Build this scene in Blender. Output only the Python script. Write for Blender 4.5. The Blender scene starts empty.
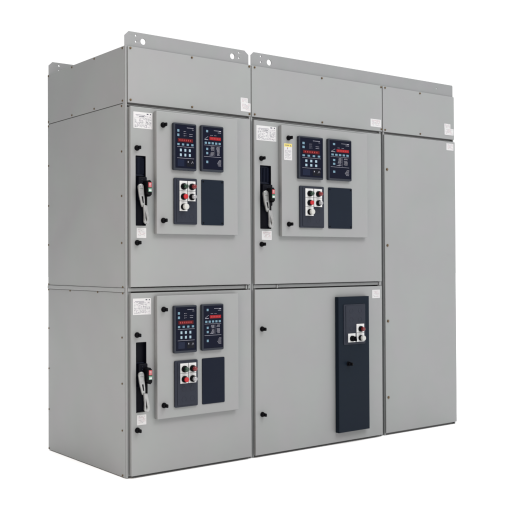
import bpy, bmesh, math, random
from mathutils import Vector, Matrix
S = bpy.context.scene
COL = S.collection
random.seed(7)

# ------------------------------------------------------------------ materials
def mat(name, col, rough=.5, metal=0, bump=0, bscale=300, var=0, vscale=6, coat=0, wave=0, emit=None, spec=.5):
    m = bpy.data.materials.new(name); m.use_nodes = True
    nt = m.node_tree; N = nt.nodes; L = nt.links
    b = N['Principled BSDF']
    b.inputs['Base Color'].default_value = (*col, 1)
    b.inputs['Roughness'].default_value = rough
    b.inputs['Metallic'].default_value = metal
    b.inputs['Specular IOR Level'].default_value = spec
    if coat:
        b.inputs['Coat Weight'].default_value = coat; b.inputs['Coat Roughness'].default_value = .15
    tc = N.new('ShaderNodeTexCoord')
    if var:
        n = N.new('ShaderNodeTexNoise'); n.inputs['Scale'].default_value = vscale; n.inputs['Detail'].default_value = 5
        L.new(tc.outputs['Object'], n.inputs['Vector'])
        r = N.new('ShaderNodeMapRange'); r.inputs['From Min'].default_value = .3; r.inputs['From Max'].default_value = .7
        r.inputs['To Min'].default_value = 1-var; r.inputs['To Max'].default_value = 1+var
        L.new(n.outputs['Fac'], r.inputs['Value'])
        mx = N.new('ShaderNodeVectorMath'); mx.operation = 'SCALE'
        mx.inputs[0].default_value = col
        L.new(r.outputs['Result'], mx.inputs['Scale'])
        n3 = N.new('ShaderNodeTexNoise'); n3.inputs['Scale'].default_value = vscale*1.7; n3.inputs['Detail'].default_value = 2
        L.new(tc.outputs['Object'], n3.inputs['Vector'])
        hm = N.new('ShaderNodeMix'); hm.data_type = 'RGBA'; hm.blend_type = 'MULTIPLY'; hm.inputs[0].default_value = 1
        hr = N.new('ShaderNodeValToRGB'); hr.color_ramp.elements[0].position = .35; hr.color_ramp.elements[1].position = .65
        hr.color_ramp.elements[0].color = (1, .985, 1, 1); hr.color_ramp.elements[1].color = (.975, 1, .985, 1)
        L.new(n3.outputs['Fac'], hr.inputs[0]); L.new(mx.outputs['Vector'], hm.inputs[6]); L.new(hr.outputs[0], hm.inputs[7])
        L.new(hm.outputs[2], b.inputs['Base Color'])
        r2 = N.new('ShaderNodeMapRange'); r2.inputs['To Min'].default_value = rough-.06; r2.inputs['To Max'].default_value = rough+.06
        L.new(n.outputs['Fac'], r2.inputs['Value']); L.new(r2.outputs['Result'], b.inputs['Roughness'])
    prev = None
    if wave:
        n = N.new('ShaderNodeTexNoise'); n.inputs['Scale'].default_value = 2.2; n.inputs['Detail'].default_value = 1
        L.new(tc.outputs['Object'], n.inputs['Vector'])
        bp = N.new('ShaderNodeBump'); bp.inputs['Strength'].default_value = 1; bp.inputs['Distance'].default_value = wave
        L.new(n.outputs['Fac'], bp.inputs['Height']); prev = bp
    if bump:
        n = N.new('ShaderNodeTexNoise'); n.inputs['Scale'].default_value = bscale; n.inputs['Detail'].default_value = 2
        L.new(tc.outputs['Object'], n.inputs['Vector'])
        bp = N.new('ShaderNodeBump'); bp.inputs['Strength'].default_value = bump; bp.inputs['Distance'].default_value = .001
        L.new(n.outputs['Fac'], bp.inputs['Height'])
        if prev: L.new(prev.outputs['Normal'], bp.inputs['Normal'])
        prev = bp
    if prev: L.new(prev.outputs['Normal'], b.inputs['Normal'])
    if emit:
        b.inputs['Emission Color'].default_value = (*emit[0], 1); b.inputs['Emission Strength'].default_value = emit[1]
    return m

M = dict(
    paint=mat('grey_paint', (.193, .197, .198), .40, bump=.12, bscale=260, var=.028, vscale=2.6, wave=.014, spec=.35),
    frame=mat('frame_paint', (.194, .199, .200), .42, bump=.1, var=.02, spec=.35),
    inner=mat('shaded_interior_steel', (.10, .10, .10), .6),
    bracket=mat('lifting_steel_paint', (.166, .169, .172), .45, bump=.1, var=.03, spec=.35),
    black=mat('black_plastic', (.0012, .0012, .002), .5, spec=.07),
    cavity=mat('breaker_black', (.0012, .0015, .004), .5, spec=.08),
    rib=mat('breaker_vent_plastic', (.004, .006, .015), .4, spec=.12),
    bezel=mat('relay_bezel', (.015, .018, .026), .38, var=.03, vscale=30, spec=.18),
    face=mat('relay_face', (.0012, .0022, .0095), .35, spec=.08),
    facewin=mat('relay_window', (.003, .006, .020), .2, spec=.15),
    face2=mat('relay_black', (.0015, .002, .005), .3, spec=.12),
    red_disp=mat('display_dark_red', (.03, .001, .002), .25, spec=.15, emit=((.30, .0, .004), .20)),
    red_disp2=mat('display_bright_red', (.12, .003, .005), .25, spec=.15, emit=((.75, .012, .02), .20)),
    segment=mat('display_segment', (.15, .006, .008), .3, emit=((.8, .02, .02), .16)),
    key=mat('key_blue', (.090, .165, .215), .45, spec=.3),
    key2=mat('key_pale', (.20, .28, .33), .45, spec=.3),
    ink=mat('white_print', (.22, .22, .26), .6),
    slate=mat('slate_panel', (.0130, .0155, .0245), .42, bump=.2, bscale=500, var=.03, vscale=20, spec=.15),
    navy=mat('navy_cover', (.0042, .0075, .0145), .45, bump=.2, bscale=500, var=.04, vscale=9, spec=.09),
    navy2=mat('dark_navy_cover', (.0030, .0052, .0125), .45, bump=.2, bscale=500, var=.04, vscale=9, spec=.09),
    tall=mat('navy_paint', (.0050, .0085, .0145), .4, bump=.15, bscale=260, var=.03, vscale=4, wave=.004, spec=.06),
    white=mat('white_plate', (.46, .46, .46), .5),
    sticker=mat('label_paper', (.40, .395, .40), .55, var=.02, vscale=30),
    grey_ink=mat('label_print', (.17, .165, .19), .7),
    mid_ink=mat('label_print_dark', (.06, .06, .08), .7),
    blk_ink=mat('label_print_black', (.01, .01, .03), .7),
    pink_ink=mat('label_print_pink', (.27, .15, .17), .7),
    yellow=mat('caution_yellow', (.46, .38, .09), .5),
    silver=mat('handle_cast_metal', (.25, .25, .25), .30, metal=.6, var=.12, vscale=60),
    green=mat('green_lens', (.003, .022, .010), .15, coat=.4, spec=.3),
    redlens=mat('red_lens', (.11, .004, .006), .15, coat=.4, spec=.3),
    redcap=mat('red_cap', (.30, .008, .012), .3, spec=.3),
    silvcap=mat('grey_cap', (.25, .25, .26), .2, metal=.3),
    whitecap=mat('white_cap', (.34, .34, .325), .3),
    flag_red=mat('flag_red', (.28, .028, .035), .5),
    flag_green=mat('flag_green', (.06, .17, .11), .5),
    brass=mat('zinc_yellow_steel', (.12, .085, .05), .42, metal=.6),
    floor=mat('white_floor', (.95, .95, .95), .8),
)

# ------------------------------------------------------------------ mesh building
class MB:
    def __init__(s): s.bm = bmesh.new(); s.mats = []
    def mi(s, k):
        if k not in s.mats: s.mats.append(k)
        return s.mats.index(k)
    def _tag(s, faces, k, smooth=False):
        i = s.mi(k)
        for f in faces: f.material_index = i; f.smooth = smooth
    def box(s, x0, x1, y0, y1, z0, z1, k, bev=0, seg=2):
        t = bmesh.new()
        bmesh.ops.create_cube(t, size=1)
        for v in t.verts:
            v.co = Vector((x0+(v.co.x+.5)*(x1-x0), y0+(v.co.y+.5)*(y1-y0), z0+(v.co.z+.5)*(z1-z0)))
        if bev: bmesh.ops.bevel(t, geom=t.edges[:], offset=bev, segments=seg, affect='EDGES', profile=.5)
        s.merge(t, k)
    def cyl(s, c, r, l, k, axis='y', r2=None, n=24, bev=0):
        t = bmesh.new()
        bmesh.ops.create_cone(t, cap_ends=True, segments=n, radius1=r, radius2=r if r2 is None else r2, depth=l)
        if bev:
            e = [e for e in t.edges if all(v.co.z > 0 for v in e.verts)]
            bmesh.ops.bevel(t, geom=e, offset=bev, segments=3, affect='EDGES', profile=.5)
        R = {'y': Matrix.Rotation(math.pi/2, 4, 'X'), 'x': Matrix.Rotation(math.pi/2, 4, 'Y'), 'z': Matrix()}[axis]  # +z -> -y
        bmesh.ops.transform(t, matrix=Matrix.Translation(c) @ R, verts=t.verts)
        s.merge(t, k)
    def ring(s, c, R, r, k, n=32, m=8):
        t = bmesh.new(); vs = []
        for i in range(n):
            a = 2*math.pi*i/n
            vs.append([t.verts.new((c[0]+(R+r*math.cos(b))*math.cos(a), c[1]-r*math.sin(b), c[2]+(R+r*math.cos(b))*math.sin(a))) for b in [2*math.pi*j/m for j in range(m)]])
        for i in range(n):
            for j in range(m):
                t.faces.new((vs[i][j], vs[(i+1) % n][j], vs[(i+1) % n][(j+1) % m], vs[i][(j+1) % m]))
        bmesh.ops.recalc_face_normals(t, faces=t.faces)
        s.merge(t, k)
    def plate(s, outline, holes, y0, y1, k, bev=0, axis='y'):
        """outline polygon in (x,z) with holes, from y0 (front) to y1 (back)"""
        cu = bpy.data.curves.new('tmp', 'CURVE'); cu.dimensions = '2D'; cu.fill_mode = 'BOTH'
        for poly in [outline]+holes:
            sp = cu.splines.new('POLY'); sp.points.add(len(poly)-1); sp.use_cyclic_u = True
            for p, (a, b) in zip(sp.points, poly): p.co = (a, b, 0, 1)
        cu.extrude = (y1-y0)/2-bev; cu.bevel_depth = bev; cu.bevel_resolution = 2; cu.offset = -bev
        o = bpy.data.objects.new('tmp', cu); COL.objects.link(o)
        dg = bpy.context.evaluated_depsgraph_get()
        me = bpy.data.meshes.new_from_object(o.evaluated_get(dg))
        t = bmesh.new(); t.from_mesh(me)
        ym = (y0+y1)/2
        for v in t.verts: v.co = Vector((v.co.x, ym-v.co.z, v.co.y))
        bmesh.ops.remove_doubles(t, verts=t.verts, dist=1e-6)
        bmesh.ops.recalc_face_normals(t, faces=t.faces)
        bpy.data.objects.remove(o); bpy.data.curves.remove(cu); bpy.data.meshes.remove(me)
        s.merge(t, k)
    def merge(s, t, k):
        i = s.mi(k)
        mp = {}
        for v in t.verts: mp[v] = s.bm.verts.new(v.co)
        for f in t.faces:
            try: g = s.bm.faces.new([mp[v] for v in f.verts])
            except ValueError: continue
            g.material_index = i; g.smooth = True
        t.free()
    def build(s, name, parent=None, label=None, origin=None):
        me = bpy.data.meshes.new(name)
        c = Vector(origin) if origin else sum((v.co for v in s.bm.verts), Vector())/max(1, len(s.bm.verts))
        for v in s.bm.verts: v.co -= c
        s.bm.normal_update()
        for f in s.bm.faces:
            n = f.normal
            if max(abs(n.x), abs(n.y), abs(n.z)) > .9999 and f.calc_area() > 6e-5: f.smooth = False
        for e in s.bm.edges:
            if len(e.link_faces) == 2 and e.calc_face_angle(0) > math.radians(38): e.smooth = False
        s.bm.to_mesh(me); s.bm.free()
        for k in s.mats: me.materials.append(M[k])
        o = bpy.data.objects.new(name, me); COL.objects.link(o)
        wp = c.copy()
        if parent:
            o.parent = parent
            p = parent
            while p: wp -= p.location; p = p.parent
        o.location = wp
        if label: o['label'] = label
        return o

def rect(x0, x1, z0, z1): return [(x0, z0), (x1, z0), (x1, z1), (x0, z1)]
def circ(x, z, r, n=28): return [(x+r*math.cos(2*math.pi*i/n), z+r*math.sin(2*math.pi*i/n)) for i in range(n)]
def rrect(x0, x1, z0, z1, r, n=6):
    P = []
    for cx, cz, a0 in ((x1-r, z0+r, -90), (x1-r, z1-r, 0), (x0+r, z1-r, 90), (x0+r, z0+r, 180)):
        for i in range(n+1):
            a = math.radians(a0+90*i/n); P.append((cx+r*math.cos(a), cz+r*math.sin(a)))
    return P
def cabinet(name, label, group, loc):
    o = bpy.data.objects.new(name, None); COL.objects.link(o); o.location = loc
    o['label'] = label; o['category'] = 'switchgear cabinet'
    o.empty_display_size = .2
    return o

H = 2.29; D = .9588; DP = -.022; IP = -.050

# ------------------------------------------------------------------ repeated small pieces
def screw(par, x, y, z, face='front', r=.0042):
    m = MB()
    if face == 'front':
        m.cyl((x, y-.0015, z), r*1.45, .003, 'brass', n=20); m.cyl((x, y-.005, z), r, .005, 'brass', n=6, bev=.001)
    else:
        m.cyl((x-.0012, y, z), r*1.3, .0024, 'brass', axis='x', n=20); m.cyl((x-.0022, y, z), r*.85, .003, 'brass', axis='x', n=6)
    return m.build('screw', par)

def latch(par, x, y, z):
    m = MB()
    m.cyl((x, y-.003, z), .0148, .006, 'black', bev=.0015)
    m.cyl((x, y-.012, z), .0122, .014, 'black', r2=.0105)
    m.box(x-.0055, x+.0055, y-.040, y-.014, z-.0095, z+.0095, 'black', bev=.004, seg=3)
    m.box(x-.0135, x+.0135, y-.024, y-.015, z-.0065, z+.0065, 'black', bev=.003, seg=3)
    return m.build('latch_knob', par)

def paper(par, name, x0, x1, z0, z1, y, kind, label):
    """thin adhesive label with small print"""
    m = MB(); rnd = random.Random(int(x0*1000)+int(z0*977))
    m.plate(rrect(x0, x1, z0, z1, .002, 2), [], y-.0008, y, 'sticker')
    yy = y-.0008
    def bar(a, b, c, d, k, t=.0003): m.box(x0+a*(x1-x0), x0+b*(x1-x0), yy-t, yy, z0+c*(z1-z0), z0+d*(z1-z0), k)
    if kind == 'rating':
        bar(.70, .78, .875, .935, 'blk_ink'); bar(.785, .80, .885, .925, 'mid_ink'); bar(.88, .93, .87, .94, 'blk_ink')
        bar(.12, .62, .80, .835, 'grey_ink'); bar(.30, .58, .70, .735, 'mid_ink')
        for zr in (.735, .60, .545, .47, .40, .33, .26, .19, .13, .075):
            x = .07
            while x < .92:
                w = rnd.uniform(.02, .11)
                if rnd.random() < .74: bar(x, min(x+w, .94), zr, zr+.018+.012*rnd.random(), rnd.choice(['grey_ink', 'grey_ink', 'mid_ink']))
                x += w+rnd.uniform(.015, .06)
        for xv in (.07, .33, .70, .95): bar(xv, xv+.004, .05, .66, 'grey_ink')
        bar(.07, .95, .655, .66, 'grey_ink'); bar(.07, .95, .355, .36, 'grey_ink')
    elif kind == 'small':
        for zr in (.82, .70, .58, .46, .34, .20):
            x = .12+rnd.random()*.1
            while x < .85:
                w = rnd.uniform(.05, .16)
                if rnd.random() < .7: bar(x, min(x+w, .9), zr, zr+.035, rnd.choice(['pink_ink', 'grey_ink', 'pink_ink']))
                x += w+.04
    elif kind == 'caution':
        m.plate(rect(x0+.001, x1-.001, z0+.80*(z1-z0), z1-.001), [], y-.0012, y-.0008, 'yellow')
        yy = y-.0012
        for i, w in enumerate((.05, .05, .05, .05, .05, .05, .05)):
            bar(.12+i*.075, .12+i*.075+w, .865, .915, 'mid_ink')
        bar(.74, .90, .84, .862, 'mid_ink'); bar(.78, .86, .862, .90, 'mid_ink'); bar(.80, .84, .90, .925, 'mid_ink')
        yy = y-.0008
        bar(.40, .48, .66, .75, 'pink_ink'); bar(.43, .455, .64, .77, 'mid_ink')
        for j in range(14):
            zr = .58-j*.038; x = .12
            while x < .85:
                w = rnd.uniform(.05, .18)
                if rnd.random() < .75: bar(x, min(x+w, .88), zr, zr+.014, 'grey_ink')
                x += w+.035
    return m.build(name, par, label)

def relay(cab, x0, x1, z0, z1, kind, where):
    """protective relay: raised bezel, navy face, display and keys. x0..x1/z0..z1 outline at its front plane"""
    yf = IP-.020; w = x1-x0; h = z1-z0
    root = MB()
    root.plate(rrect(x0, x1, z0, z1, .008), [rect(x0+.011, x1-.005, z0+.012, z1-.009)], yf, IP, 'bezel', bev=.0025)
    fx0, fx1, fz0, fz1 = x0+.011, x1-.005, z0+.012, z1-.009
    root.box(fx0, fx1, yf+.0035, IP-.001, fz0, fz1, 'face')
    Y = yf+.0035; fw = fx1-fx0; fh = fz1-fz0
    U = lambda u: fx0+u*fw
    V = lambda v: fz1-v*fh
    def ink(u0, u1, v0, v1, k='ink', t=.0004): root.box(U(u0), U(u1), Y-t, Y, V(v1), V(v0), k)
    rnd = random.Random(int(x0*1e4)+int(z0*1e4))
    def words(u0, u1, v, hgt=.012, k='ink'):
        u = u0
        while u < u1-.01:
            ww = rnd.uniform(.02, .06); ink(u, min(u+ww, u1), v, v+hgt*.72, k); u += ww+.012
    keys = []; disp = None
    if kind == 'keypad':
        words(.58, .90, .055, .016); words(.83, .92, .095, .012)
        for v in (.145, .195, .245): ink(.425, .46, v, v+.012); words(.48, .55, v, .008, 'grey_ink')
        words(.70, .86, .20, .012); words(.70, .86, .245, .012)
        ink(.10, .93, .505, .511); ink(.10, .93, .765, .771)
        root.box(U(.12), U(.44), Y-.0005, Y, V(.955), V(.80), 'facewin')
        root.box(U(.56), U(.92), Y-.0005, Y, V(.955), V(.80), 'face2')
        ink(.615, .65, .83, .865, t=.001); words(.58, .68, .90, .01)
        [ink(.79+.012*i, .805+.012*i, .875-.012*i, .885-.012*i, t=.001) for i in range(5)]; [ink(.85+.012*i, .865+.012*i, .84+.012*i, .85+.012*i, t=.001) for i in range(3)]
        disp = (.13, .87, .315, .395, 'red_disp')
        keys += [(.09, .21, .105, .175), (.09, .21, .205, .275)]
        keys += [(u-.065, u+.065, .425, .482) for u in (.155, .38, .61, .84)]
        keys += [(u-.055, u+.055, v-.038, v+.038) for v in (.585, .695) for u in (.27, .49, .71)]
    else:
        words(.56, .84, .065, .014); ink(.82, .92, .065, .085); words(.76, .92, .11, .014)
        words(.38, .50, .185, .010); words(.57, .68, .185, .010)
        for i in range(4): ink(.10+i*.045, .13+i*.045, .275-i*.018, .287-i*.018)
        ink(.09, .27, .292, .304)
        ink(.06, .92, .425, .430); ink(.06, .92, .695, .701)
        for uc in (.47, .76):
            for j in range(10): 
                if rnd.random() < .9: words(uc-.09+rnd.uniform(0, .06), uc+.09, .458+j*.021, .012, rnd.choice(['ink', 'grey_ink']))
        ink(.60, .604, .45, .675, 'ink'); ink(.33, .50, .655, .662)
        for j in range(6): words(.72+.03*abs(j-3), .92, .765+j*.027, .013, rnd.choice(['ink', 'grey_ink']))
        disp = (.33, .91, .225, .300, 'red_disp2')
        keys += [(.15, .27, .065, .13)]
        keys += [(u-.066, u+.066, .345, .405) for u in (.14, .315, .49, .665, .84)]
        keys += [(.15, .27, .485, .55), (.15, .27, .585, .65), (.15, .27, .79, .86)]
    lab = ('navy relay with six-key keypad and dim red display' if kind == 'keypad'
           else 'navy relay with bright red display over a row of five keys') + ', ' + where
    o = root.build('protective_relay', cab, lab)
    m = MB(); m.box(U(disp[0]), U(disp[1]), Y-.0015, Y, V(disp[3]), V(disp[2]), disp[4], bev=.0006)
    for i in range(6):   # faint lit segments
        q = disp[0]+(disp[1]-disp[0])*(.10+.14*i); hh = disp[3]-disp[2]
        m.box(U(q), U(q+.048), Y-.0018, Y-.0015, V(disp[3]-.27*hh), V(disp[2]+.27*hh), 'segment')
    m.build('red_display', o)
    for i, (a, b, c, d) in enumerate(keys):
        da = (b-a)*.08; dc = (d-c)*.08; m = MB(); m.box(U(a+da), U(b-da), Y-.0025, Y, V(d-dc), V(c+dc), 'key2' if (kind == 'keypad' and i >= 6) else 'key', bev=.0009)
        m.build('key_button', o)
    return o

def push_button(par, x, y, z, cap, label, pw=.0268, zh=.0268, big=False):
    """white legend plate, black bezel ring and coloured cap"""
    m = MB()
    m.box(x-pw, x+pw, y-.003, y, z-zh, z+zh, 'white', bev=.0006)
    zc = z-.004
    m.cyl((x, y-.009, zc), .0178, .012, 'black', bev=.002)
    m.cyl((x, y-.018, zc), .0155, .010, 'black', r2=.0145)
    if big:
        m.cyl((x, y-.030, zc), .0165, .016, cap, bev=.004)
    elif cap in ('green', 'redlens', 'silvcap'):
        m.cyl((x, y-.030, zc), .0128, .018, cap, bev=.006)
    elif cap == 'black':
        m.cyl((x, y-.026, zc), .0150, .012, 'black', bev=.002); m.box(x-.004, x+.004, y-.046, y-.03, zc-.014, zc+.014, 'black', bev=.002)
        m.box(x-.001, x+.001, y-.0464, y-.0458, zc+.003, zc+.012, 'ink')
    else:
        m.cyl((x, y-.0265, zc), .0135, .010, cap, bev=.002)
    return m.build('push_button', par, label)

def control_panel(cab, x0, x1, z0, z1, cols, rows, pw, full, where):
    m = MB(); yf = IP-.012
    m.plate(rrect(x0, x1, z0, z1, .007), [], yf, IP, 'slate', bev=.0025)
    m.plate(rrect(x0+.014*(x1-x0)/.15, x1-.004, z0+.010, z1-.007, .004), [], yf-.003, yf, 'slate', bev=.0015)
    yp = yf-.003
    blanks = [(1, 2), (0, 3), (1, 3)] if full else [(0, 2), (1, 2), (0, 3), (1, 3)]
    for c, r in blanks:
        m.ring((cols[c], yp, rows[0]-r*(rows[0]-rows[1])-.002), .0135, .0007, 'slate')
    o = m.build('control_panel', cab, 'slate button panel with %s buttons, %s' % ('five' if full else 'four', where))
    spec = [(0, 0, 'green', 'dark green lamp button'), (1, 0, 'redlens', 'domed dark red lamp button'),
            (0, 1, 'redcap', 'flat bright red button'), (1, 1, 'silvcap', 'silver grey capped button')]
    for c, r, k, l in spec: push_button(o, cols[c], yp, rows[r], k, l, pw)
    if full: push_button(o, cols[0], yp, rows[2], 'whitecap', 'large round white button', pw, big=True)
    return o

def breaker(cab, x0, x1, z0, z1, sx, ribs, where):
    """black breaker front behind the door slot with its folded charging handle"""
    m = MB()
    m.box(x0-.004, x1+.004, .001, .028, z0-.004, z1+.004, 'cavity')
    zt = z1
    for a, b in ((x0+.0002, x0+.002), (x1-.002, x1-.0002)): m.box(a, b, DP+.001, .001, z0+.0005, z1-.0005, 'cavity')
    m.box(x0+.002, x1-.002, DP+.001, .001, z1-.0022, z1-.0005, 'cavity')
    if ribs:
        m.box(x0+.002, x1-.002, -.004, .001, zt-.105, zt-.003, 'rib', bev=.001)
        n = 7
        for i in range(n):
            x = x0+.008+(x1-x0-.016)*i/(n-1)
            m.box(x-.0018, x+.0018, -.011, -.004, zt-.095, zt-.012, 'rib', bev=.0006)
        m.box(x0+.003, x1-.003, -.009, -.004, zt-.106, zt-.100, 'rib')
    else:
        m.box(x0+.003, x1-.003, -.006, .001, zt-.115, zt-.108, 'rib', bev=.001)
        m.box(x0+.03, x1-.012, -.0075, -.006, zt-.1125, zt-.1105, 'bezel')
    # main moulded housing
    m.box(x0+.010, x1-.001, -.038, .002, z0+.135, zt-.112, 'cavity', bev=.005, seg=3)
    m.box(x0+.004, x0+.009, -.012, .002, z0+.004, zt-.110, 'rib', bev=.001)
    m.box(x1-.016*sx, x1-.002, -.028, .002, z0+.100, z0+.14, 'cavity', bev=.004)
    for i in range(3): m.cyl((x0+.028*sx, -.0385, zt-.128-i*.014), .0022, .002, 'bezel', n=10)
    # side flag housing
    xi = x0+.0355; hs = sx; sx = 1
    o_ = m
    m.plate([(xi, z0+.166), (xi+.018*sx, z0+.153), (xi+.0285*sx, z0+.163), (xi+.0285*sx, z0+.228), (xi+.018*sx, z0+.240), (xi, z0+.235)], [], -.080, -.030, 'black', bev=.002)
    m.box(xi+.004, xi+.012, -.060, -.05, z0+.10, z0+.16, 'black', bev=.002)
    o = m.build('circuit_breaker', cab, 'black circuit breaker front with folded grey handle, '+where)
    # status indicator
    m = MB(); a, b = xi+.0065*sx, xi+.0265*sx
    m.box(a, b, -.0815, -.080, z0+.2015, z0+.2275, 'flag_red', bev=.0004)
    m.box(a, b, -.0815, -.080, z0+.177, z0+.1985, 'flag_green', bev=.0004)
    mx = (a+b)/2
    for q in (.207, .214, .221): m.box(a+.004, b-.004, -.0819, -.0815, z0+q, z0+q+.0018, 'white')
    m.box(a+.002, b-.002, -.0819, -.0815, z0+.180, z0+.190, 'sticker')
    m.build('status_indicator', o)
    # charging handle: pivot disc, slotted lever, folding grip
    sx = hs; m = MB(); px, pz = x0+.0125*sx, z0+.2035
    r = .0165 if sx == 1 else .019
    dx = r/.0165
    def arc(cx, cz, rr, a0, a1, n=10): return [(cx+rr*math.cos(math.radians(a0+(a1-a0)*i/n)), cz+rr*math.sin(math.radians(a0+(a1-a0)*i/n))) for i in range(n+1)]
    out = arc(px, pz, r, 0, 180)+[(px-.010*dx, pz-.045), (px+.002*dx, pz-.095), (px+.007*dx, pz-.106), (px+.0235*dx, pz-.106), (px+.0225*dx, pz-.070), (px+.0185*dx, pz-.030)]
    m.plate(out, [], -.058, -.044, 'silver', bev=.003)
    m.plate([(px+.001, pz-.050), (px+.009*dx, pz-.085), (px+.014*dx, pz-.085), (px+.010*dx, pz-.050)], [], -.0588, -.056, 'black')
    m.cyl((px, -.059, pz+.002), .005, .004, 'silver', n=16, bev=.001)
    m.box(px-.010, px+.010, -.0586, -.057, pz-.0105, pz-.009, 'black')
    m.cyl((px+.0145*dx, -.064, pz-.103), .006, .012, 'silver', n=16, bev=.001)
    g = [(px+.006*dx, pz-.098), (px+.010*dx, pz-.150), (px+.009*dx, pz-.178)]+arc(px+.025*dx, pz-.180, .0165*dx, 180, 360)+[(px+.0385*dx, pz-.150), (px+.026*dx, pz-.098)]
    g = g[::-1]
    hole = [(px+.0165*dx, pz-.128), (px+.0165*dx, pz-.165), (px+.0215*dx, pz-.185), (px+.0255*dx, pz-.170), (px+.0205*dx, pz-.145)]
    m.plate(g, [hole], -.074, -.059, 'silver', bev=.0028)
    m.build('charging_handle', o)
    m = MB()
    return o

def breaker_door(cab, x0, x1, z0, z1, op, where):
    m = MB()
    m.plate(rrect(x0, x1, z0, z1, .003, 3), [rrect(op[0], op[1], op[2], op[3], .003, 3)], DP, 0-.001, 'paint', bev=.0028)
    return m.build('breaker_door', cab, 'grey breaker door with a tall slot, '+where)

def module(cab, d, zo, where, cover_mat='navy', cover_screws=True, five=True, caution=False):
    """one breaker compartment front"""
    zo_ = zo
    door = breaker_door(cab, *d['door'][:2], d['door'][2], d['door'][3], (*d['open'], zo+.344, zo+.7155), where)
    breaker(cab, *d['open'], zo+.344, zo+.7155, d['sx'], d['ribs'], where)
    paper(door, 'rating_label', *d['label'], zo+.8615, zo+.9485, DP, 'rating', 'white printed rating label near the top')
    paper(door, 'small_label', *d['slab'], zo+.2785, zo+.332, DP, 'small', 'small white label under the breaker slot')
    for z in (.7555, .2530): latch(door, d['latch'], DP, zo+z)
    ix0, ix1 = d['idoor']
    m = MB()
    m.plate(rrect(ix0, ix1, zo+.3005, zo+.9605, .004, 3), [], IP, DP-.0005, 'paint', bev=.0032)
    idoor = m.build('instrument_door', cab, 'raised grey instrument door, '+where)
    for z in (.8865, .3730): latch(idoor, d['ilatch'], IP, zo+z)
    if caution: paper(idoor, 'caution_label', 1.0393, 1.1005, zo+.7545, zo+.8535, IP, 'caution', 'white caution label with yellow header')
    relay(cab, *d['r1'], zo+.6475, zo+.9045, 'keypad', where)
    relay(cab, *d['r2'], zo+.6505, zo+.9060, 'trip', where)
    p0, p1 = d['pn']; s = (p1-p0)/.148
    pw = .0248 if s < 1.1 else .0318
    cx = d['cols']
    control_panel(cab, p0, p1, zo+.3540, zo+.6060, cx, [zo+.564-i*.0553 for i in range(4)], pw, five, where)
    c0, c1 = d['cv']; m = MB()
    m.plate(rrect(c0, c1, zo+.3535, zo+.6065, .006), [], IP-.0045, IP, cover_mat, bev=.0015)
    if cover_screws:
        for x in (c0+.012, c1-.012):
            for z in (zo+.3655, zo+.5945): m.cyl((x, IP-.0055, z), .0042, .003, 'black', n=14)
    m.build('blank_cover', cab, 'dark navy blank cover plate, '+where)

# ------------------------------------------------------------------ cabinet 1: single column
ca = cabinet('switchgear_cabinet', 'narrow grey metal switchgear cabinet with one column of two breaker compartments stacked', None, (.415, .48, 0))
X1 = .8290; Z1 = 1.9853
def carcass(cab, x0, x1, posts, splits):
    m = MB(); m.box(x0+.006, x1-.006, .030, D-.006, .012, H-.006, 'inner'); m.box(x0+.003, x1-.003, .001, D-.001, H-.007, H-.0035, 'paint'); m.build('carcass', cab)
    m = MB()
    for a, b in posts: m.box(a, b, 0, .0295, 0, H, 'frame', bev=.0025, seg=3)
    for a, b in splits:
        m.box(a, b, .004, .0295, .012, .030, 'frame'); m.box(a, b, .016, .0295, 1.962, 1.990, 'inner'); m.box(a, b, .004, .016, 1.9735, 1.9765, 'frame', bev=.0006)  # dark backing puts the top gap's shade into colour; thin bar makes its highlight
        m.box(a, b, .004, .0295, 2.262, H-.001, 'frame')
    for a, b in splits:
        m.box(a, a+.022, .005, .0295, .030, 1.962, 'frame'); m.box(b-.022, b, .005, .0295, .030, 1.962, 'frame')
    m.build('frame', cab)
    m = MB(); m.box(x0+.012, x1-.016, .012, D-.02, 0.0, .0115, 'inner'); m.build('floor_channel', cab)
carcass(ca, 0, X1, [(0, .0105), (.818, X1)], [(.0105, .818)])
m = MB(); m.box(.0105, .818, -.004, .028, .9845, 1.0035, 'frame', bev=.002); m.box(.780, .790, -.012, -.004, .982, 1.004, 'frame', bev=.002); m.box(.798, .806, -.012, -.004, .982, 1.004, 'frame', bev=.002)
m.build('divider_rail', ca)
# side panels on the left
for za, zb in ((.004, .9795), (1.0050, 1.9825), (1.9875, 2.2885)):
    m = MB(); m.box(-.0015, .004, .011, D-.001, za, zb, 'paint', bev=.0012); m.build('side_panel', ca)
m = MB(); m.box(-.006, .003, .012, D-.001, .9812, 1.0033, 'frame', bev=.0025, seg=3); m.build('side_rail', ca)
m = MB(); m.box(.003, X1-.003, D-.005, D, .004, H-.004, 'paint', bev=.001); m.build('back_panel', ca)
m = MB(); m.box(X1-.005, X1-.0005, .031, D-.006, .004, H-.004, 'paint'); m.build('side_panel', ca)
for y, z in ((.9467, 2.2787), (.6259, 2.2787), (.3474, 2.2787), (.0276, 2.2787), (.9467, 1.9985), (.6275, 1.9985), (.349, 1.9985), (.0276, 1.9985),
             (.037, 1.9713), (.038, 1.7293), (.039, 1.4926), (.040, 1.2428), (.9467, 1.9713), (.9467, 1.7298), (.9479, 1.4855), (.9492, 1.2475),
             (.040, .7409), (.0405, .4967), (.041, .2489), (.039, .012), (.9485, .7409), (.9485, .4967), (.9485, .2489), (.9485, .012)):
    screw(ca, -.0015, y, z, 'side')
for y, z in ((.949, 1.0085), (.949, .976), (.6567, .976), (.3136, .976), (.0305, 1.0085), (.0305, .976)):
    screw(ca, -.0015 if z > 1 or z < .98 else -.006, y, z, 'side')
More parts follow.
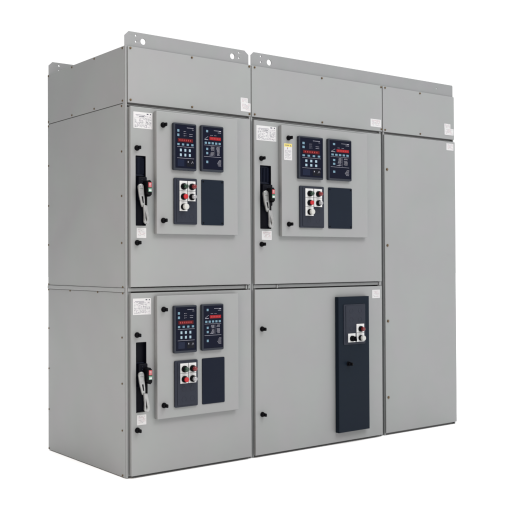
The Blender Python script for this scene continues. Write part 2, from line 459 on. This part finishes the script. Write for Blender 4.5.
# top cover
def top_panel(cab, x0, x1, screws, z1=2.2865):
    m = MB(); m.plate(rrect(x0, x1, 1.9865, z1, .003, 3), [], -.006, .004, 'paint', bev=.002)
    o = m.build('top_panel', cab)
    for x, z in screws: screw(o, x, -.006, z)
    return o
tp = top_panel(ca, .0125, .8270, [(.028, 2.277), (.028, 2.0015), (.4175, 2.277), (.4175, 2.0015), (.8165, 2.277), (.8165, 1.9995)])
m = MB()
# notice stuck in the corner: two overlapping slips
paper(tp, 'corner_label', .7535, .8050, 2.0600, 2.0900, -.0056, 'small', 'upper white slip in the corner')
paper(tp, 'corner_label', .7535, .8245, 2.0110, 2.0620, -.0064, 'small', 'lower wider white slip in the corner')
m.bm.free()
def rail(cab, x0, x1, y0, y1, holes, label):
    m = MB(); b = .024
    m.plate([(x0, 2.20), (x1, 2.20), (x1, 2.347), (x1-b*1.2, 2.3695), (x0+b, 2.3695), (x0, 2.346)], [circ(x, z, r) for x, z, r in holes], y0, y1, 'bracket', bev=.0008)
    m.build('lifting_rail', cab, label)
hl = [(.113, 2.3245, .0165), (.0683, 2.3510, .0055), (.0683, 2.3185, .0055), (.7048, 2.3245, .0165), (.7530, 2.3510, .0055), (.7520, 2.3200, .0055)]
rail(ca, .0008, .8195, .005, .011, hl, 'front lifting rail with round holes')
rail(ca, .0008, .8195, D-.013, D-.007, hl, 'rear lifting rail')
mod_a = dict(sx=1, door=(.0180, .8105, 1.0085, 1.9665), open=(.0492, .1100), label=(.0350, .1515), slab=(.0532, .1110), latch=.0560, ilatch=.2005,
             idoor=(.1605, .6985), r1=(.2560, .4038), r2=(.4365, .5862), pn=(.2640, .4118), cv=(.4460, .5972), cols=(.3190, .3725), ribs=True)
module(ca, mod_a, .9905, 'upper compartment')
mod_c = dict(mod_a, door=(.0180, .8105, .0135, .9775), label=(.0285, .1390), slab=(.0510, .1075), latch=.0530, open=(.0478, .1100), ribs=False,
             r1=(.2555, .4022), r2=(.4355, .5812), cols=(.3195, .3725))
module(ca, mod_c, 0, 'lower compartment', cover_mat='navy2', cover_screws=False, five=False)

# ------------------------------------------------------------------ cabinet 2: double column
cb = cabinet('switchgear_cabinet', 'wide grey metal switchgear cabinet with tall navy cover strip and plain right-hand bay', None, (1.72, .48, 0))
A0 = .8315; B1 = 1.9074; X3 = 2.6152
carcass(cb, A0, X3, [(A0, .8425), (1.885, 1.896), (1.9155, 1.93), (X3-.010, X3-.0005)], [(.8425, 1.885), (1.93, X3-.010)])
m = MB(); m.box(.8425, 1.885, -.004, .028, .9845, 1.0035, 'frame', bev=.002)
m.box(1.010, 1.020, -.010, -.004, .982, 1.004, 'frame', bev=.002); m.box(1.028, 1.85, -.007, -.004, .9935, .9975, 'frame'); m.box(1.862, 1.872, -.012, -.004, .980, 1.006, 'frame', bev=.002)
m.build('divider_rail', cb)
m = MB(); m.box(A0+.0005, A0+.005, .031, D-.006, .004, H-.004, 'paint'); m.build('side_panel', cb)
m = MB(); m.box(X3-.004, X3+.0015, .011, D-.001, .004, 1.9825, 'paint', bev=.0012); m.build('side_panel', cb)
m = MB(); m.box(X3-.004, X3+.0015, .011, D-.001, 1.9875, 2.2885, 'paint', bev=.0012); m.build('side_panel', cb)
m = MB(); m.box(A0+.003, X3-.003, D-.005, D, .004, H-.004, 'paint', bev=.001); m.build('back_panel', cb)
t2 = top_panel(cb, .8345, 1.9050, [(.8560, 2.277), (.8550, 2.0015), (1.380, 2.275), (1.381, 2.001), (1.896, 2.277), (1.896, 2.001)])
t3 = top_panel(cb, 1.9115, 2.6155, [(1.9330, 2.277), (1.9310, 2.000), (2.2673, 2.276), (2.2673, 2.0006)])
paper(t2, 'corner_label', 1.7983, 1.8930, 2.0120, 2.0625, -.006, 'small', 'white label in the lower right corner')
paper(t3, 'corner_label', 2.5130, 2.5760, 2.0590, 2.0930, -.0056, 'small', 'upper white slip in the corner')
paper(t3, 'corner_label', 2.5130, 2.6080, 2.0150, 2.0610, -.0064, 'small', 'lower wider white slip in the corner')
hl = [(.9110, 2.3516, .0055), (.9108, 2.3180, .0055), (.9740, 2.3228, .0175), (2.4493, 2.332, .0055)]
m = MB(); m.plate([(.8390, 2.20), (2.6145, 2.20), (2.6145, 2.364), (2.608, 2.3695), (.858, 2.3695), (.8390, 2.351)], [circ(*q) for q in hl], .005, .011, 'bracket', bev=.0008)
m.build('lifting_rail', cb, 'front lifting rail with round holes')
m = MB(); m.plate([(.8390, 2.20), (2.6145, 2.20), (2.6145, 2.364), (2.608, 2.3695), (.858, 2.3695), (.8390, 2.351)], [circ(*q) for q in hl], D-.013, D-.007, 'bracket', bev=.0008)
m.build('lifting_rail', cb, 'rear lifting rail')
mod_b = dict(sx=1.32, door=(.8390, 1.8770, 1.0075, 1.9660), open=(.8815, .9625), label=(.8545, 1.0028), slab=(.8905, .9645), latch=.8885, ilatch=1.0725,
             idoor=(1.0205, 1.7260), r1=(1.1380, 1.3318), r2=(1.3740, 1.5690), pn=(1.1525, 1.3440), cv=(1.3860, 1.5850), cols=(1.2215, 1.2905), ribs=True)
module(cb, mod_b, .9885, 'upper compartment', caution=True)
# plain tall door with navy cover below
m = MB(); m.plate(rrect(.8390, 1.8775, .0135, .9775, .003, 3), [], DP, -.001, 'paint', bev=.0028)
dd = m.build('lower_door', cb, 'plain grey hinged door below the breaker compartment')
latch(dd, .8885, DP, .7465); latch(dd, .8880, DP, .2485)
paper(dd, 'small_label', 1.7870, 1.8570, .9000, .9540, DP, 'small', 'small white label in the upper right corner')
m = MB(); m.plate(rect(1.4635, 1.7265, .0750, .9170), [], -.055, DP-.0005, 'tall', bev=.0025)
nv = m.build('navy_cover', cb, 'tall narrow navy raised cover on the lower door')
latch(nv, 1.5450, -.055, .4990)
m = MB(); m.plate(rrect(1.5030, 1.6885, .6180, .8690, .006), [], -.060, -.055, 'slate', bev=.002)
m.plate(rrect(1.5200, 1.6845, .6270, .8620, .004), [], -.0625, -.060, 'slate', bev=.001)
cx = (1.5665, 1.6400); rz = [.8280, .7720, .7170, .6600]
for c, r in ((0, 0), (1, 0), (0, 1), (1, 1), (0, 2)): m.ring((cx[c], -.0625, rz[r]), .0145, .0009, 'slate')
op = m.build('control_panel', cb, 'slate button panel with three buttons, on the navy cover')
push_button(op, cx[1], -.0625, rz[2], 'redlens', 'domed dark red lamp button', .033, .0275)
push_button(op, cx[0], -.0625, rz[3], 'black', 'black rotary selector knob', .031, .0275)
push_button(op, cx[1], -.0625, rz[3], 'whitecap', 'large round white button', .033, .0275, big=True)
# blank right bay
m = MB(); m.plate(rrect(1.9180, 2.6155, .0150, 1.9690, .003, 3), [], -.012, -.001, 'paint', bev=.0025)
for i, q in enumerate((0, .011, .019, .033, .041)): m.box(2.520+q, 2.523+q, -.0123, -.012, 1.180-.0006*i, 1.1825-.0006*i, 'grey_ink')
bp = m.build('blank_panel', cb, 'tall plain grey panel covering the right-hand bay')
for z in (1.7402, 1.2417, .7459, .2472): screw(bp, 1.9400, -.012, z, r=.0062)
paper(bp, 'small_label', 2.5255, 2.5995, 1.9080, 1.9560, -.012, 'small', 'small white label in the upper right corner')

# ------------------------------------------------------------------ setting: white studio floor
m = MB(); m.box(-60, 60, -60, 60, -.05, -.0005, 'floor'); f = m.build('floor'); f['kind'] = 'structure'

# ------------------------------------------------------------------ light
w = bpy.data.worlds.new('World'); S.world = w; w.use_nodes = True
N = w.node_tree.nodes; L = w.node_tree.links; bg = N['Background']
tc = N.new('ShaderNodeTexCoord'); sx = N.new('ShaderNodeSeparateXYZ'); L.new(tc.outputs['Generated'], sx.inputs[0])
cr = N.new('ShaderNodeValToRGB'); L.new(sx.outputs['X'], cr.inputs[0])
mr = N.new('ShaderNodeMapRange'); mr.inputs['From Min'].default_value = -1; mr.inputs['From Max'].default_value = 1
L.new(sx.outputs['X'], mr.inputs['Value']); L.new(mr.outputs['Result'], cr.inputs[0])
E_ = cr.color_ramp.elements
E_[0].position = 0.0; E_[0].color = (.20, .19, .18, 1)
E_[1].position = .60; E_[1].color = (1, 1, 1, 1)
e = E_.new(.30); e.color = (.055, .07, .085, 1)
zr = N.new('ShaderNodeMapRange'); zr.inputs['From Min'].default_value = .30; zr.inputs['From Max'].default_value = .95
zr.inputs['To Min'].default_value = 1.12; zr.inputs['To Max'].default_value = 2.6
L.new(sx.outputs['Z'], zr.inputs['Value'])
z2 = N.new('ShaderNodeMapRange'); z2.inputs['From Min'].default_value = .42; z2.inputs['From Max'].default_value = .75
L.new(sx.outputs['Z'], z2.inputs['Value'])
mx = N.new('ShaderNodeMix'); mx.data_type = 'RGBA'; L.new(z2.outputs['Result'], mx.inputs['Factor']); L.new(cr.outputs['Color'], mx.inputs[6]); mx.inputs[7].default_value = (1, 1, 1, 1)
L.new(mx.outputs[2], bg.inputs['Color']); L.new(zr.outputs['Result'], bg.inputs['Strength'])

def area(name, loc, tgt, size, power, col=(1, 1, 1)):
    l = bpy.data.lights.new(name, 'AREA'); l.shape = 'RECTANGLE'; l.size, l.size_y = size; l.energy = power; l.color = col
    o = bpy.data.objects.new(name, l); COL.objects.link(o); o.location = loc
    o.rotation_euler = (Vector(tgt)-Vector(loc)).to_track_quat('-Z', 'Y').to_euler()
    return o
area('key_softbox', (1.6, -4.2, 5.2), (1.3, 0, .9), (3.0, 2.0), 200, (1, .99, .98))
area('side_fill', (-1.65, -1.25, 1.6), (0, .1, 1.15), (.6, 2.0), 22, (1, .84, .70))  # unseen warm fill, added to lighten the left side towards its front edge

# ------------------------------------------------------------------ camera
cd = bpy.data.cameras.new('camera'); co = bpy.data.objects.new('camera', cd); COL.objects.link(co)
r = Vector((.79397387, -.60793151, -.00497764)).normalized()
fw = Vector((.60794185, .79388708, .01224781)).normalized()
u = r.cross(fw).normalized(); r = fw.cross(u).normalized()
mw = Matrix((( r.x, u.x, -fw.x, -2.387046), (r.y, u.y, -fw.y, -4.254873), (r.z, u.z, -fw.z, 1.144195), (0, 0, 0, 1)))
co.matrix_world = mw
cd.sensor_width = 36; cd.lens = 915.3249/512*36
cd.shift_x = (256-256.911)/512; cd.shift_y = (249.6816-256)/512
cd.clip_start = .05; cd.clip_end = 500
S.camera = co
S.render.resolution_x = S.render.resolution_y = 1024
S.view_settings.view_transform = 'Standard'; S.view_settings.look = 'None'
S.view_settings.exposure = 0; S.view_settings.gamma = 1
